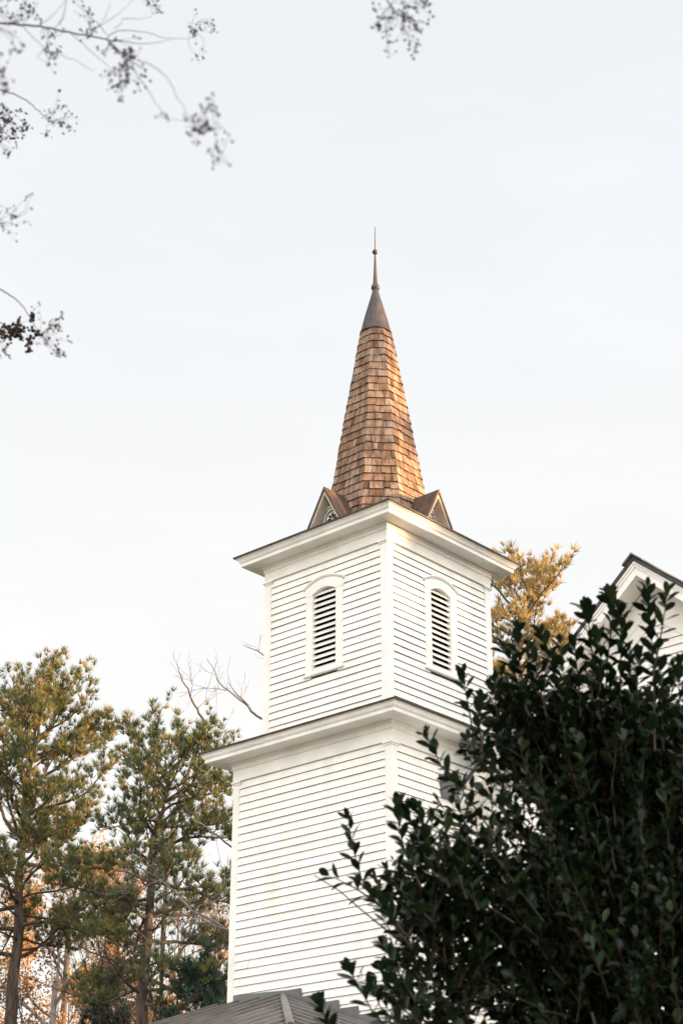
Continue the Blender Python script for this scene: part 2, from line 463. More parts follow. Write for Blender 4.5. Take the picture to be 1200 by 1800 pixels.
# -- spire: shingled, square with chamfered corners
def spire_r(z):
    zz = [12.55, 12.75, 13.05, 13.45, 13.78, 14.5, 15.47, 16.66, 16.9]
    rr = [1.02, .965, .885, .812, .755, .646, .493, .305, .262]
    return float(np.interp(z, zz, rr)) - .047
def oct_ring(z, extra=0.0):
    r = spire_r(z); A = .957 * r + extra; c = .457 * r + extra * .42
    return [(-A, c), (-A, -c), (-c, -A), (c, -A), (A, -c), (A, c), (c, A), (-c, A)]
core = MB()
zs_ = np.linspace(12.5, 16.80, 30)
core.rings([[(x, y, z) for x, y in oct_ring(z, -.03)] for z in zs_], mi=1, cap1=True)
CH = 0.152
ZTOP = 16.725
nco = int((ZTOP - 12.62) / CH)
for k in range(nco + 1):
    zb = ZTOP - (k + 1) * CH
    zt = zb + CH * 1.12
    if zb < 12.5: break
    R0, R1 = oct_ring(zb, .022), oct_ring(zt, .002)
    Ri0 = oct_ring(zb, -.012)
    for s in range(8):
        p0, p1 = np.array(R0[s]), np.array(R0[(s + 1) % 8]); q0, q1 = np.array(R1[s]), np.array(R1[(s + 1) % 8])
        i0, i1 = np.array(Ri0[s]), np.array(Ri0[(s + 1) % 8])
        L = np.linalg.norm(p1 - p0)
        cuts = [0.0]
        while cuts[-1] < 1:
            cuts.append(cuts[-1] + rng.uniform(.065, .17) / L)
        cuts = cuts[:-1]
        if len(cuts) > 1 and 1 - cuts[-1] < .05 / L: cuts.pop()
        cuts.append(1.0)
        for a, b in zip(cuts[:-1], cuts[1:]):
            g = .0035 / L
            a2, b2 = a + (g if a > 0 else 0), b - (g if b < 1 else 0)
            dz = rng.uniform(-.010, .008) if rng.random() < .90 else rng.uniform(-.026, .022)
            out = rng.uniform(-.005, .010)
            nrm = np.array([(p1 - p0)[1], -(p1 - p0)[0]]); nrm = nrm / np.linalg.norm(nrm)
            if nrm @ ((p0 + p1) / 2) < 0: nrm = -nrm
            f = lambda A_, B_, t: A_ + (B_ - A_) * t
            lo0, lo1 = f(p0, p1, a2) + nrm * out, f(p0, p1, b2) + nrm * out
            hi0, hi1 = f(q0, q1, a2), f(q0, q1, b2)
            in0, in1 = f(i0, i1, a2), f(i0, i1, b2)
            inn = -nrm * .012
            v = [(*lo0, zb + dz), (*lo1, zb + dz), (*hi1, zt), (*hi0, zt), (*in0, zb + dz), (*in1, zb + dz), (*(hi0 + inn), zt), (*(hi1 + inn), zt)]
            core.add(v, [(0, 1, 2, 3), (0, 3, 6, 4), (1, 5, 7, 2)], 0, min(1, max(0, rng.gauss(.54, .22))))
            core.add(v, [(4, 5, 1, 0)], 1)  # dark butt underside: the shadow line put into the colour
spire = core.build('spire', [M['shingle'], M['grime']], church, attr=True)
cap = MB()
cap.lathe([(.268, 16.715), (.280, 16.722), (.276, 16.745), (.256, 16.80), (.211, 17.00), (.165, 17.18), (.115, 17.37), (.07, 17.54), (.046, 17.64), (.046, 17.66)], 28)
cap.build('spire_cap', M['bronze'], spire, smooth=True)
fin = MB()
fin.lathe([(.05, 17.60), (.055, 17.615), (.050, 17.64), (.045, 17.70), (.050, 17.745), (.046, 17.76), (.040, 17.80), (.026, 18.1), (.014, 18.38), (.014, 18.46), (.009, 18.50), (.006, 18.96)], 14)
finial = fin.build('finial', M['bronze'], church, smooth=True)
for zc_, r_ in ((17.685, .076), (18.43, .050)):
    b_ = MB(); b_.lathe([(max(.002, r_ * math.cos(t)), zc_ + r_ * math.sin(t)) for t in np.linspace(-1.5, 1.5, 13)], 18)
    b_.build('finial_ball', M['bronze'], finial, smooth=True)

# -- four little gablets at the foot of the spire
GA, GZ, GS = 1.26, 13.335, 1.80        # face plane, apex height, slope
for fc in range(4):
    P = lambda a, n, z, f=fc: frame_pt(f, a, n, z)
    zb = 12.50
    hw = (GZ - .05 - zb) / GS
    mb = MB()
    mb.prism([P(-hw, GA - .18, zb), P(hw, GA - .18, zb), P(0, GA - .18, GZ - .05)], np.array(P(0, .55, 0)) - np.array(P(0, GA - .18, 0)))
    gab = mb.build('gablet', M['trim'], church)
    # roof: two sloping slabs running back into the spire
    mb = MB(); th = .032
    for s in (-1, 1):
        hh = (GZ - zb) / GS + .02
        prof = [(0, GZ), (s * hh, GZ - hh * GS), (s * hh, GZ - hh * GS - th * 2.0), (0, GZ - th * 2.0)]
        mb.prism([P(a, GA + .03, z) for a, z in prof], np.array(P(0, .5, 0)) - np.array(P(0, GA + .03, 0)))
    mb.build('gablet_roof', M['copper'], gab)
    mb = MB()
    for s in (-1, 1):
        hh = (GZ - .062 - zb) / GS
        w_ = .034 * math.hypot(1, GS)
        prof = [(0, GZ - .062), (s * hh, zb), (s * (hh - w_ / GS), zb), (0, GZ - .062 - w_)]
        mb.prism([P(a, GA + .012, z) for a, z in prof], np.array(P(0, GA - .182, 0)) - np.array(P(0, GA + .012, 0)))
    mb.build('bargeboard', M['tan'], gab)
    # raised arch trim and round carved rosette with pierced petals
    mb = MB(); cz = 12.84
    def arc(r0, r1, n0, n1, mb_=mb, a0=0.0, a1=math.pi):
        K = 20
        for i in range(K):
            t0, t1 = a0 + (a1 - a0) * i / K, a0 + (a1 - a0) * (i + 1) / K
            pts = [(r0, t0), (r0, t1), (r1, t1), (r1, t0)]
            A = [P(r * math.cos(t), n1, cz + r * math.sin(t)) for r, t in pts]
            B = [P(r * math.cos(t), n0, cz + r * math.sin(t)) for r, t in pts]
            mb_.add(A + B, [(0, 1, 2, 3), (1, 0, 4, 5), (3, 2, 6, 7)])
    arc(.205, .228, GA - .19, GA - .150)
    arc(.150, .168, GA - .19, GA - .160, a1=2 * math.pi)
    mb.build('arch_trim', M['trim'], gab)
    mb = MB()
    arc(.138, .150, GA - .19, GA - .174, mb, a1=2 * math.pi)
    for k in range(8):
        t = math.pi * k / 4 + math.pi / 8 * 0
        c_, s_ = math.cos(t), math.sin(t)
        pts = [(.015, 0), (.07, .022), (.12, 0), (.07, -.022)]
        mb.prism([P(u * c_ - v * s_, GA - .172, cz + u * s_ + v * c_) for u, v in pts], np.array(P(0, .02, 0)) * -1)
    mb.build('rosette', M['cutout'], gab)

# -- nave with its gable towards the viewer
RY, RZ, SL = -4.77, 11.09, .85
XF, XW, XB = -.10, .35, 15.0
EL, ER = -1.57, -7.97
zr = lambda y: RZ - SL * abs(y - RY)
nv = MB()
def gable_segs(zb, zt):
    def ext(z):
        half = (RZ - .30 - z) / SL
        return max(RY - half, ER + .35), min(RY + half, EL - .02)
    a0, a1 = ext(zb); b0, b1 = ext(zt)
    if b1 < b0: b0 = b1 = (b0 + b1) / 2
    return [(a0, a1, b0, b1)]
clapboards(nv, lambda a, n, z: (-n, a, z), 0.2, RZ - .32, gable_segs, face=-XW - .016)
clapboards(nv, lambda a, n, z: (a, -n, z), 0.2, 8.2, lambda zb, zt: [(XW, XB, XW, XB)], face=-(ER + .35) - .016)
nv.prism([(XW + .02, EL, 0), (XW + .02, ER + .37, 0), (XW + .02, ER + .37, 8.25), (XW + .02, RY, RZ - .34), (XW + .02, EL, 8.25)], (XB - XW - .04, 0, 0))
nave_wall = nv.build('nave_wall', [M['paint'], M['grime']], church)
fz = MB()
for s, ye in ((1, EL), (-1, ER)):
    for (d0, d1, pr) in [(.30, .60, .030), (.60, .80, .020)]:
        hy = abs(ye - RY) - (.0 if s > 0 else .3)
        pts = [(RY, RZ - d0), (RY + s * hy, RZ - d0 - SL * hy), (RY + s * hy, RZ - d1 - SL * hy), (RY, RZ - d1)]
        fz.prism([(XW - pr, y, z) for y, z in pts], (pr + .01, 0, 0))
    fz.prism([(XW - .05, RY, RZ - .27), (XW - .05, RY + s * (abs(ye - RY) - .05), RZ - .27 - SL * (abs(ye - RY) - .05)), (XW - .05, RY + s * (abs(ye - RY) - .05), RZ - .33 - SL * (abs(ye - RY) - .05)), (XW - .05, RY, RZ - .33)], (.04, 0, 0))
fz.build('gable_frieze', M['trim'], nave_wall)
rf = MB()
for s, ye in ((1, EL), (-1, ER)):
    pts = [(RY, RZ), (ye, zr(ye)), (ye, zr(ye) - .065), (RY, RZ - .065)]
    rf.prism([(XF - .03, y, z) for y, z in pts], (XB - XF + .03, 0, 0))
nave_roof = rf.build('nave_roof', M['roof_dark'], church)
for s, ye in ((1, EL), (-1, ER)):
    rk = MB()
    for (d0, d1, xo) in [(.066, .105, -.012), (.105, .150, .006), (.150, .275, .022)]:
        pts = [(RY, RZ - d0), (ye, zr(ye) - d0), (ye, zr(ye) - d1), (RY, RZ - d1)]
        rk.prism([(XF + xo, y, z) for y, z in pts], (.05 - xo, 0, 0))
    rk.build('rake_board', M['trim'], nave_roof)
    sf = MB()
    pts = [(RY, RZ - .225), (ye, zr(ye) - .225), (ye, zr(ye) - .25), (RY, RZ - .25)]
    sf.prism([(XF + .051, y, z) for y, z in pts], (XW - XF - .05, 0, 0))
    sf.build('soffit', M['trim'], nave_roof)
rc = MB()
for s in (1, -1):
    pts = [(RY, RZ + .045), (RY + s * .16, RZ + .045 - SL * .16), (RY + s * .16, RZ + .020 - SL * .16), (RY, RZ + .020)]
    rc.prism([(XF - .07, y, z) for y, z in pts], (XB - XF, 0, 0))
rc.build('ridge_cap', M['flashing'], nave_roof)
# flashing where the rake meets the tower
ff = MB()
ff.prism([(-.50, -1.53, 8.52), (-.04, -1.53, 8.60), (-.04, -1.53, 8.20), (-.46, -1.53, 8.20)], (0, -.055, 0))
ff.build('wall_flashing', M['flashing'], lower_stage)

# -- standing seam porch roof below the tower
PX, PY, PZ, PS = -1.585, .428, 5.49, .335
PL, PLEN = 1.76, 3.4
po = MB()
A = [(PX, PL, PZ), (PX, PY, PZ), (PX - PLEN, PY - PLEN, PZ - PS * PLEN), (PX - PLEN, PL, PZ - PS * PLEN)]
po.add(A + [(x, y, z - .05) for x, y, z in A], [(0, 1, 2, 3), (7, 6, 5, 4), (0, 3, 7, 4), (3, 2, 6, 7)])
B = [(PX, PY, PZ), (PX, PY - PLEN, PZ - PS * PLEN), (PX - PLEN, PY - PLEN, PZ - PS * PLEN)]
po.add(B + [(x, y, z - .05) for x, y, z in B], [(0, 1, 2), (5, 4, 3), (1, 4, 5, 2), (0, 3, 4, 1)])
# rolled seams
def seam(p, q, wd):
    p, q = np.array(p), np.array(q); wd = np.array(wd)
    h = np.array((0, 0, 1.0))
    ring = []
    for b in (p, q):
        ring.append([b - wd * .075, b - wd * .030 + h * .075, b + wd * .030 + h * .075, b + wd * .075])
    po.add(ring[0] + ring[1], [(0, 1, 5, 4), (1, 2, 6, 5), (2, 3, 7, 6), (4, 5, 6, 7), (3, 2, 1, 0)])
y = PL - .03
while y > PY - PLEN:
    s0 = max(0, PY - y)
    seam((PX - s0, y, PZ - PS * s0), (PX - PLEN, y, PZ - PS * PLEN), (0, 1, 0)); y -= .40
d = .10
while d < PLEN:
    seam((PX, PY - d, PZ - PS * d), (PX - d, PY - d, PZ - PS * d), (0, 0, 0)) if False else None
    d += .2
x = PX - .02
while x > PX - PLEN:
    s0 = PX - x
    seam((x, PY - s0, PZ - PS * s0), (x, PY - PLEN, PZ - PS * PLEN), (1, 0, 0)); x -= .40
porch = po.build('porch_roof', M['metal_roof'], church)
hc = MB()
hc.tube([(PX + .02, PY + .01, PZ + .03), (PX - PLEN, PY - PLEN, PZ - PS * PLEN + .05)], .055, 8)
hc.build('hip_cap', M['metal_roof'], porch)
rkp = MB(); rkp.prism([(PX + .3, PL, PZ + .035), (PX - PLEN, PL, PZ - PS * PLEN + .035), (PX - PLEN, PL, PZ - PS * PLEN - .12), (PX + .3, PL, PZ - .12)], (0, .03, 0))
rkp.build('porch_trim', M['metal_roof'], porch)
pw = MB(); pw.box((PX - PLEN + .5, PY - PLEN + .5, 0), (PX + .04, PL - .15, PZ - PS * PLEN + .1))
clapboards(pw, lambda a, n, z: (-n, a, z), .1, PZ - PS * PLEN + .02, lambda zb, zt: [(PY - PLEN + .5, PL - .15, PY - PLEN + .5, PL - .15)], face=-(PX - PLEN + .5))
clapboards(pw, lambda a, n, z: (a, -n, z), .1, PZ - PS * PLEN + .02, lambda zb, zt: [(PX - PLEN + .5, PX, PX - PLEN + .5, PX)], face=-(PY - PLEN + .5))
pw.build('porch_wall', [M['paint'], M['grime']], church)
sf = MB()
n_ = WL + .020
sf.prism([(-n_, 1.412, 5.44), (-n_, .30, 5.44), (-n_, .30, 5.598), (-n_, 1.412, 5.645)], (.012, 0, 0) and (-.014, 0, 0))
sf.prism([(-n_, .296, 5.40), (-n_, .10, 5.40), (-n_, .10, 5.598), (-n_, .296, 5.598)], (-.020, 0, 0))
for k in range(1, 6):
    y1 = .10 - .345 * (k - 1) - .004; y0 = y1 - .341; zt = 5.598 - EXPO * k
    if y0 < -WL + .1: y0 = -WL + .1
    if y1 <= y0: break
    sf.prism([(-n_, y1, zt - .30), (-n_, y0, zt - .30), (-n_, y0, zt), (-n_, y1, zt)], (-.014 - .003 * (k % 2), 0, 0))
sf.build('step_flashing', M['flashing'], lower_stage)

# ------------------------------------------------------------------ trees
def needle_mesh(name, P, A, mat, parent, rs, n=14, L=(.15, .24), w=.026, spread=.75, tone_mu=.4, tone_sd=.2):
    """tufts of needles: P positions, A axes"""
    T = len(P)
    P = np.repeat(P, n, 0); A = np.repeat(A, n, 0)
    rd = rs.normal(size=(T * n, 3))
    D = unit(A * .9 + unit(rd) * spread * rs.uniform(.4, 1.15, (T * n, 1)))
    ln = rs.uniform(L[0], L[1], (T * n, 1)) * np.repeat(rs.uniform(.7, 1.25, (T, 1)), n, 0)
    S = unit(np.cross(D, rs.normal(size=(T * n, 3)))) * w * .5
    b = P + D * .01
    V = np.stack([b - S * .7, b + S * .7, b + D * ln * .6 + S, b + D * ln], 1).reshape(-1, 3)
    F = np.arange(T * n * 4).reshape(-1, 4)
    tone = np.repeat(np.clip(rs.normal(tone_mu, tone_sd, T), 0, 1), n) + rs.uniform(-.08, .08, T * n)
    return mesh_np(name, V, F, mat, parent, np.clip(tone, 0, 1))

def curve_pts(p0, d0, L, segs, rs, up=.0, wob=.12, z_droop=0.0):
    p = np.array(p0, float); d = np.array(d0, float); d /= np.linalg.norm(d)
    pts = [p.copy()]
    for i in range(segs):
        d = d + rs.normal(size=3) * wob + np.array((0, 0, up))
        d /= np.linalg.norm(d); p = p + d * L / segs; pts.append(p.copy())
    return pts

def along(pts, t):
    x = t * (len(pts) - 1); i = min(int(x), len(pts) - 2); f = x - i
    return pts[i] * (1 - f) + pts[i + 1] * f, unit(pts[i + 1] - pts[i])

def pine(name, label, trunk_pts, trunk_r, limbs, seed, mat, dens=1.0, tuft_n=24, w=.021, L=(.13, .27), extra=None, group='pines around the church', twig_scale=1.0, bark='bark_pine', tone_mu=.4):
    rs = np.random.RandomState(seed)
    base = np.array(trunk_pts[0], float)
    root = thing(name, label, 'tree', tuple(base), group)
    tr = MB(); tp = [np.array(p, float) - base for p in trunk_pts]
    # smooth the trunk
    fine = []; 
    for i in range(len(tp) - 1):
        for k in range(4):
            fine.append(tp[i] * (1 - k / 4) + tp[i + 1] * (k / 4))
    fine.append(tp[-1]); fine = np.array(fine)
    for _ in range(2): fine[1:-1] = (fine[:-2] + 2 * fine[1:-1] + fine[2:]) / 4
    wob = rs.normal(size=fine.shape) * .035; wob[0] = 0; fine = fine + wob
    H = fine[-1][2]
    rad = [trunk_r * (1 - .90 * (p[2] / H) ** 1.25) + .015 for p in fine]
    tr.tube(list(fine), rad, 10)
    P, A = [], []
    def trunk_at(z):
        k = int(np.searchsorted(fine[:, 2], z)); k = min(max(k, 1), len(fine) - 1)
        f = (z - fine[k-1][2]) / max(1e-6, fine[k][2] - fine[k-1][2]); return fine[k-1] * (1 - f) + fine[k] * f
    for (z, az, Ln, el, fol) in limbs:
        p0 = trunk_at(z); dirn = np.array((math.cos(az) * math.cos(el), math.sin(az) * math.cos(el), math.sin(el)))
        pts = curve_pts(p0, dirn, Ln, 7, rs, up=.07, wob=.17)
        r0 = min(trunk_r * .32, .014 + Ln * .014)
        tr.tube(pts, [r0 * (1 - .8 * i / 7) for i in range(8)], 5)
        nt_ = max(4, int(Ln * 6.5 * dens))
        if fol <= 0: nt_ = max(2, int(Ln * 1.2))
        for i in range(nt_):
            t = 1 - (1 - .34) * (i + rs.rand()) / nt_ if fol > 0 else rs.uniform(.3, 1)
            q, dd = along(pts, t)
            sd = unit(np.cross(dd, (0, 0, 1))) * (1 if i % 2 else -1)
            d2 = unit(dd * rs.uniform(.3, .9) + sd * rs.uniform(.35, 1.0) + np.array((0, 0, rs.uniform(-.05, .65))))
            tl = (.35 + .75 * rs.rand()) * (.42 + .18 * Ln) * (1.25 - .4 * t) * twig_scale
            tw = curve_pts(q, d2, tl, 4, rs, up=.10, wob=.16)
            tr.tube(tw, [.014 * (1 - .6 * k / 4) for k in range(5)], 3)
            if fol > 0:
                k_ = max(2, int(tl * 8 * fol))
                for j in range(k_):
                    tt = .3 + .7 * (j + rs.rand()) / k_
                    a, da = along(tw, min(tt, 1))
                    P.append(a + rs.normal(size=3) * (.07 + .05 * tl)); A.append(unit(da * .7 + np.array((0, 0, .75)) + rs.normal(size=3) * .25))
        if fol > 0:
            P.append(pts[-1]); A.append(unit(pts[-1] - pts[-2]))
    if extra is not None:
        for e in extra: P.append(np.array(e[0]) - base); A.append(np.array(e[1]))
    tr.build('trunk', M[bark], root, smooth=True)
    needle_mesh('crown', np.array(P), np.array(A), M[mat], root, rs, n=tuft_n, w=w, L=L, tone_mu=tone_mu)
    return root

def limb_set(seed, z0, z1, n, len_lo, len_hi, zb_prof, fol=1.0, dead=0.12):
    rs = random.Random(seed); out = []
    az = rs.uniform(0, 6.28)
    for i in range(n):
        t = (i + rs.random() * .8) / n
        z = z0 + (z1 - z0) * t
        az += 2.4 + rs.uniform(-.5, .5)
        Ln = zb_prof(t) * rs.uniform(len_lo, len_hi)
        el = math.radians(-10 + 54 * t ** 1.5 + rs.uniform(-14, 16))
        f = 0 if (t < .25 and rs.random() < dead * 3) else fol
        out.append((z, az, Ln, el, f))
    return out

def ground_of(px, py, D):
    p = at(px, py, D); return np.array((p[0], p[1], 0.0))

# two tall pines at the left, one behind the belfry on the right
D1 = 50
t1 = [at(-6, 2300, D1), at(14, 1900, D1), at(26, 1720, D1), at(40, 1500, D1), at(52, 1330, D1), at(60, 1300, D1), at(66, 1274, D1)]
t1[0] = np.array((t1[0][0], t1[0][1], 0.0))
top1 = t1[-1][2]
prof1 = lambda t: 3.5 - .85 * t ** 2
pine('pine_tree', 'tall pine at the far left edge with sunlit golden top and thick straight trunk', t1, .27,
     limb_set(5, 10.8, top1 - .1, 52, .5, 1.2, prof1, dead=.06)
     + [(at(0, y, D1)[2], math.radians(a), L_, math.radians(e), 1.2) for y, a, L_, e in
        [(1300, -48, 2.6, 40), (1335, -40, 3.0, 22), (1372, -55, 3.1, 14), (1425, -46, 3.1, 4), (1490, -60, 2.6, 4), (1290, 120, 2.4, 45), (1285, -100, 2.3, 48), (1280, 30, 2.2, 52)]], 21, 'needle', dens=.92, tone_mu=.60)
D2 = 46
t2 = [at(232, 2250, D2), at(238, 1900, D2), at(250, 1760, D2), at(262, 1620, D2), at(268, 1500, D2), at(286, 1420, D2), at(297, 1372, D2), at(304, 1346, D2)]
t2[0] = np.array((t2[0][0], t2[0][1], 0.0))
top2 = t2[-1][2]
prof2 = lambda t: 3.1 - 1.1 * t ** 1.3
pine('pine_tree', 'shorter dark pine with crooked trunk, just left of the tower', t2, .26,
     limb_set(9, 9.0, top2 - .05, 54, .5, 1.2, prof2, dead=.06)
     + [(at(0, y, D2)[2], math.radians(a), L_, math.radians(e), 1.2) for y, a, L_, e in
        [(1370, -48, 2.0, 32), (1400, -60, 2.3, 14), (1440, -30, 2.4, 8), (1480, -48, 2.6, 2), (1375, 130, 1.6, 45), (1540, -52, 2.8, -6), (1600, -40, 2.8, -10), (1360, -75, 1.7, 50)]], 33, 'needle', dens=.92, tone_mu=.48)
D3 = 42
t3 = [at(912, 2250, D3), at(909, 1900, D3), at(906, 1500, D3), at(906, 1200, D3), at(903, 1130, D3), at(915, 1080, D3), at(932, 1035, D3)]
t3[0] = np.array((t3[0][0], t3[0][1], 0.0))
top3 = t3[-1][2]
pine('pine_tree', 'golden sunlit pine crown rising behind the right side of the belfry', t3, .21,
     limb_set(14, 13.0, top3 - .05, 46, .6, 1.25, lambda t: 2.0 - .25 * t), 41, 'needle_gold', dens=1.25, tone_mu=.55, twig_scale=.8)
# small dark conifers low behind the pines
for (px, py, D, lab, sd) in [(345, 1690, 44, 'small dark green conifer beside the foot of the tower wall', 3), (185, 1725, 52, 'low dark conifer between the two big pine trunks', 4)]:
    b = ground_of(px, py, D); z1 = at(px, py, D)[2]
    pine('conifer', lab, [b, b + (0, 0, z1 * .5), b + (.05, 0, z1)], .14, limb_set(sd, z1 * .45, z1 - .1, 46, .8, 1.1, lambda t: 2.1 - 1.7 * t, dead=0), 50 + sd, 'needle_dark', dens=1.6, group='small conifers behind the tower', twig_scale=.9)

def leaf_quads(name, P, mat, parent, rs, size, tone_mu=.5, tone_sd=.25):
    n = len(P)
    a = unit(rs.normal(size=(n, 3))); b = unit(np.cross(a, rs.normal(size=(n, 3))))
    s = size * rs.uniform(.6, 1.2, (n, 1))
    V = np.stack([P - a * s * .5, P + b * s * .32, P + a * s * .5, P - b * s * .32], 1).reshape(-1, 3)
    return mesh_np(name, V, np.arange(n * 4).reshape(-1, 4), mat, parent, np.clip(rs.normal(tone_mu, tone_sd, n), 0, 1))

def grow(mb, p, d, L, r, depth, rs, tips, split=(2, 4), up=.04, wob=.14, shrink=(.55, .8), ang=.6, minr=.006, segs=4):
    pts = curve_pts(p, d, L, segs, rs, up, wob)
    rr = [max(minr, r * (1 - .45 * i / segs)) for i in range(segs + 1)]
    mb.tube(pts, rr, 6 if r > .05 else (4 if r > .02 else 3))
    tips.append((pts[-1], pts[-2], depth))
    if depth == 0: return
    for k in range(rs.randint(split[0], split[1])):
        t = rs.uniform(.35, 1.0) if k else 1.0
        q, dd = along(pts, t)
        d2 = unit(dd + unit(rs.normal(size=3)) * ang * rs.uniform(.6, 1.3))
        grow(mb, q, d2, L * rs.uniform(*shrink), max(minr, r * .55), depth - 1, rs, tips, split, up, wob, shrink, ang, minr, segs)

def leafy(name, label, base, ztop, trunk_r, seed, mat, crown_r, nleaf, leaf_size, bark='bark_brown', lean=(0, 0), group=None, depth=4, bole=.35, tone_mu=.5):
    rs = np.random.RandomState(seed); H = (ztop - crown_r * .85) / .62
    root = thing(name, label, 'tree', tuple(base), group)
    mb = MB(); tips = []
    top = np.array((lean[0], lean[1], H * .62))
    tp = [np.array((0, 0, 0.)), top * .5 + rs.normal(size=3) * .1, top]
    mb.tube(tp, [trunk_r, trunk_r * .75, trunk_r * .5], 8)
    for k in range(9):
        q, dd = along(tp, bole + (1 - bole) * (k + 1) / 9)
        az = k * 2.4 + rs.uniform(-.4, .4)
        d = unit(np.array((math.cos(az), math.sin(az), rs.uniform(.35, 1.1) + (1.2 if k > 6 else 0))))
        grow(mb, q, d, crown_r * rs.uniform(.45, .7), trunk_r * .4, depth - 1, rs, tips, split=(2, 4), ang=.75)
    T = np.array([t[0] for t in tips if t[2] <= 1])
    mb.build('trunk', M[bark], root, smooth=True)
    idx = rs.randint(0, len(T), nleaf)
    P = T[idx] + rs.normal(size=(nleaf, 3)) * .24
    leaf_quads('crown', P, M[mat], root, rs, leaf_size, tone_mu)
    return root

GA_ = 'autumn trees beyond the pines'
def leafy_px(label, px, py, D, r, mat, crown, n, size, seed, **k):
    leafy('autumn_tree', label, ground_of(px, 1750, D), at(px, py, D)[2], r, seed, mat, crown, n, size, group=GA_, **k)
leafy_px('rounded orange leaved tree glowing behind the far left pine', 112, 1475, 76, .22, 'autumn', 3.6, 17000, .15, 3, tone_mu=.6)
leafy_px('thin rusty tree at the bottom left corner with pale trunk', 96, 1610, 62, .19, 'russet', 2.8, 7000, .12, 5, bark='bark_grey')
leafy_px('brown leaved tree low behind the crooked pine trunk', 300, 1590, 70, .19, 'russet', 3.2, 10000, .12, 8)
leafy_px('small amber tree low beside the tower wall, behind dark boughs', 378, 1610, 64, .18, 'autumn', 2.4, 8000, .12, 12)
leafy_px('sparse russet tree low between the two pine trunks', 205, 1600, 72, .18, 'russet', 3.0, 8000, .12, 17)
leafy_px('faint orange treetop peeping out between the two pine crowns', 195, 1520, 92, .22, 'autumn', 3.0, 7000, .15, 23, tone_mu=.5)

# bare tree behind the tower, its pale boughs reaching out to the left
def bough(mb, pix, D, r0, r1, n=5, jit=0.0, rs=None):
    pts = [at(x, y, D + (dd if len(q) > 2 else 0)) for q in pix for (x, y, dd) in [(q[0], q[1], q[2] if len(q) > 2 else 0)]]
    f = []
    for i in range(len(pts) - 1):
        for k in range(4):
            t = k / 4; f.append(pts[i] * (1 - t) + pts[i + 1] * t)
    f.append(pts[-1]); f = np.array(f)
    f[1:-1] = (f[:-2] + 2 * f[1:-1] + f[2:]) / 4
    if rs is not None and jit: f[1:-1] += rs.normal(size=f[1:-1].shape) * jit
    mb.tube(list(f), [r0 + (r1 - r0) * i / (len(f) - 1) for i in range(len(f))], n)
    return f

rsb = np.random.RandomState(77)
DB = 34.0
bt = thing('bare_tree', 'leafless pale barked tree standing behind the tower, boughs reaching left over the pines', 'tree', tuple(ground_of(520, 1700, DB)))
bb = np.array(bt.location)
mb = MB(); tips = []
paths = [([(520, 2300), (516, 1900), (508, 1700)], .16, .10),
         ([(508, 1700), (470, 1640), (412, 1646, .5), (378, 1622, .8), (340, 1622, 1), (318, 1640, 1)], .055, .010),
         ([(412, 1646, .5), (372, 1616, .3), (338, 1602, .2), (312, 1572, .2), (280, 1544, 0), (256, 1530, 0), (230, 1522, 0)], .036, .006),
         ([(508, 1700), (490, 1480, .5), (480, 1330, .8), (470, 1268, 1), (446, 1255, 1), (432, 1237, 1), (398, 1212, 1), (383, 1198, 1), (378, 1178, 1.2), (364, 1158, 1.2)], .046, .006),
         ([(436, 1240, 1), (418, 1222, .8), (402, 1201, .8)], .022, .009),
         ([(398, 1214, 1), (380, 1211, 1), (360, 1209, 1)], .010, .005),
         ([(480, 1330, .8), (474, 1180, .6), (464, 1151, .5), (448, 1142, .4), (428, 1134, .4)], .03, .006),
         ([(470, 1560, 0), (420, 1500, -.3), (372, 1460, -.4), (340, 1440, -.4), (322, 1428, -.4)], .03, .006),
         ([(412, 1580, .2), (396, 1562, .2), (368, 1543, .2), (350, 1532, .2)], .018, .006),
         ([(284, 1546, 0), (262, 1556, 0), (240, 1572, 0), (216, 1566, 0)], .014, .005),
         ([(300, 1562, .1), (276, 1566, .1), (250, 1562, .1), (230, 1548, .1)], .014, .005),
         ([(280, 1542, 0), (272, 1520, -.2), (268, 1508, -.2)], .012, .005),
         ([(470, 1640), (420, 1640, -.5), (380, 1628, -.5), (348, 1612, -.5), (330, 1608, -.5)], .026, .006),
         ([(340, 1602, .2), (356, 1590, .2), (376, 1584, .2), (400, 1570, .2)], .014, .006),
         ([(324, 1620, .6), (318, 1608, .6), (306, 1602, .6)], .012, .004)]
for pix, r0, r1 in paths:
    f = bough(mb, pix, DB, r0, r1, 6, .007, rsb)
    if r0 < .08:
        for k in range(int(3 + len(f) * (.10 if r0 in (.046, .022, .03) else .5))):
            q = f[rsb.randint(len(f) // 3, len(f))]
            dirn = unit(f[-1] - f[-3] + rsb.normal(size=3) * .25)
            grow(mb, q, unit(dirn + rsb.normal(size=3) * .5 + (0, 0, .15)), rsb.uniform(.2, .5), .006, 2, rsb, tips, split=(1, 3), wob=.08, minr=.0028, segs=3)
mb.build('trunk', M['bark_grey'], bt, smooth=True, origin=bb)
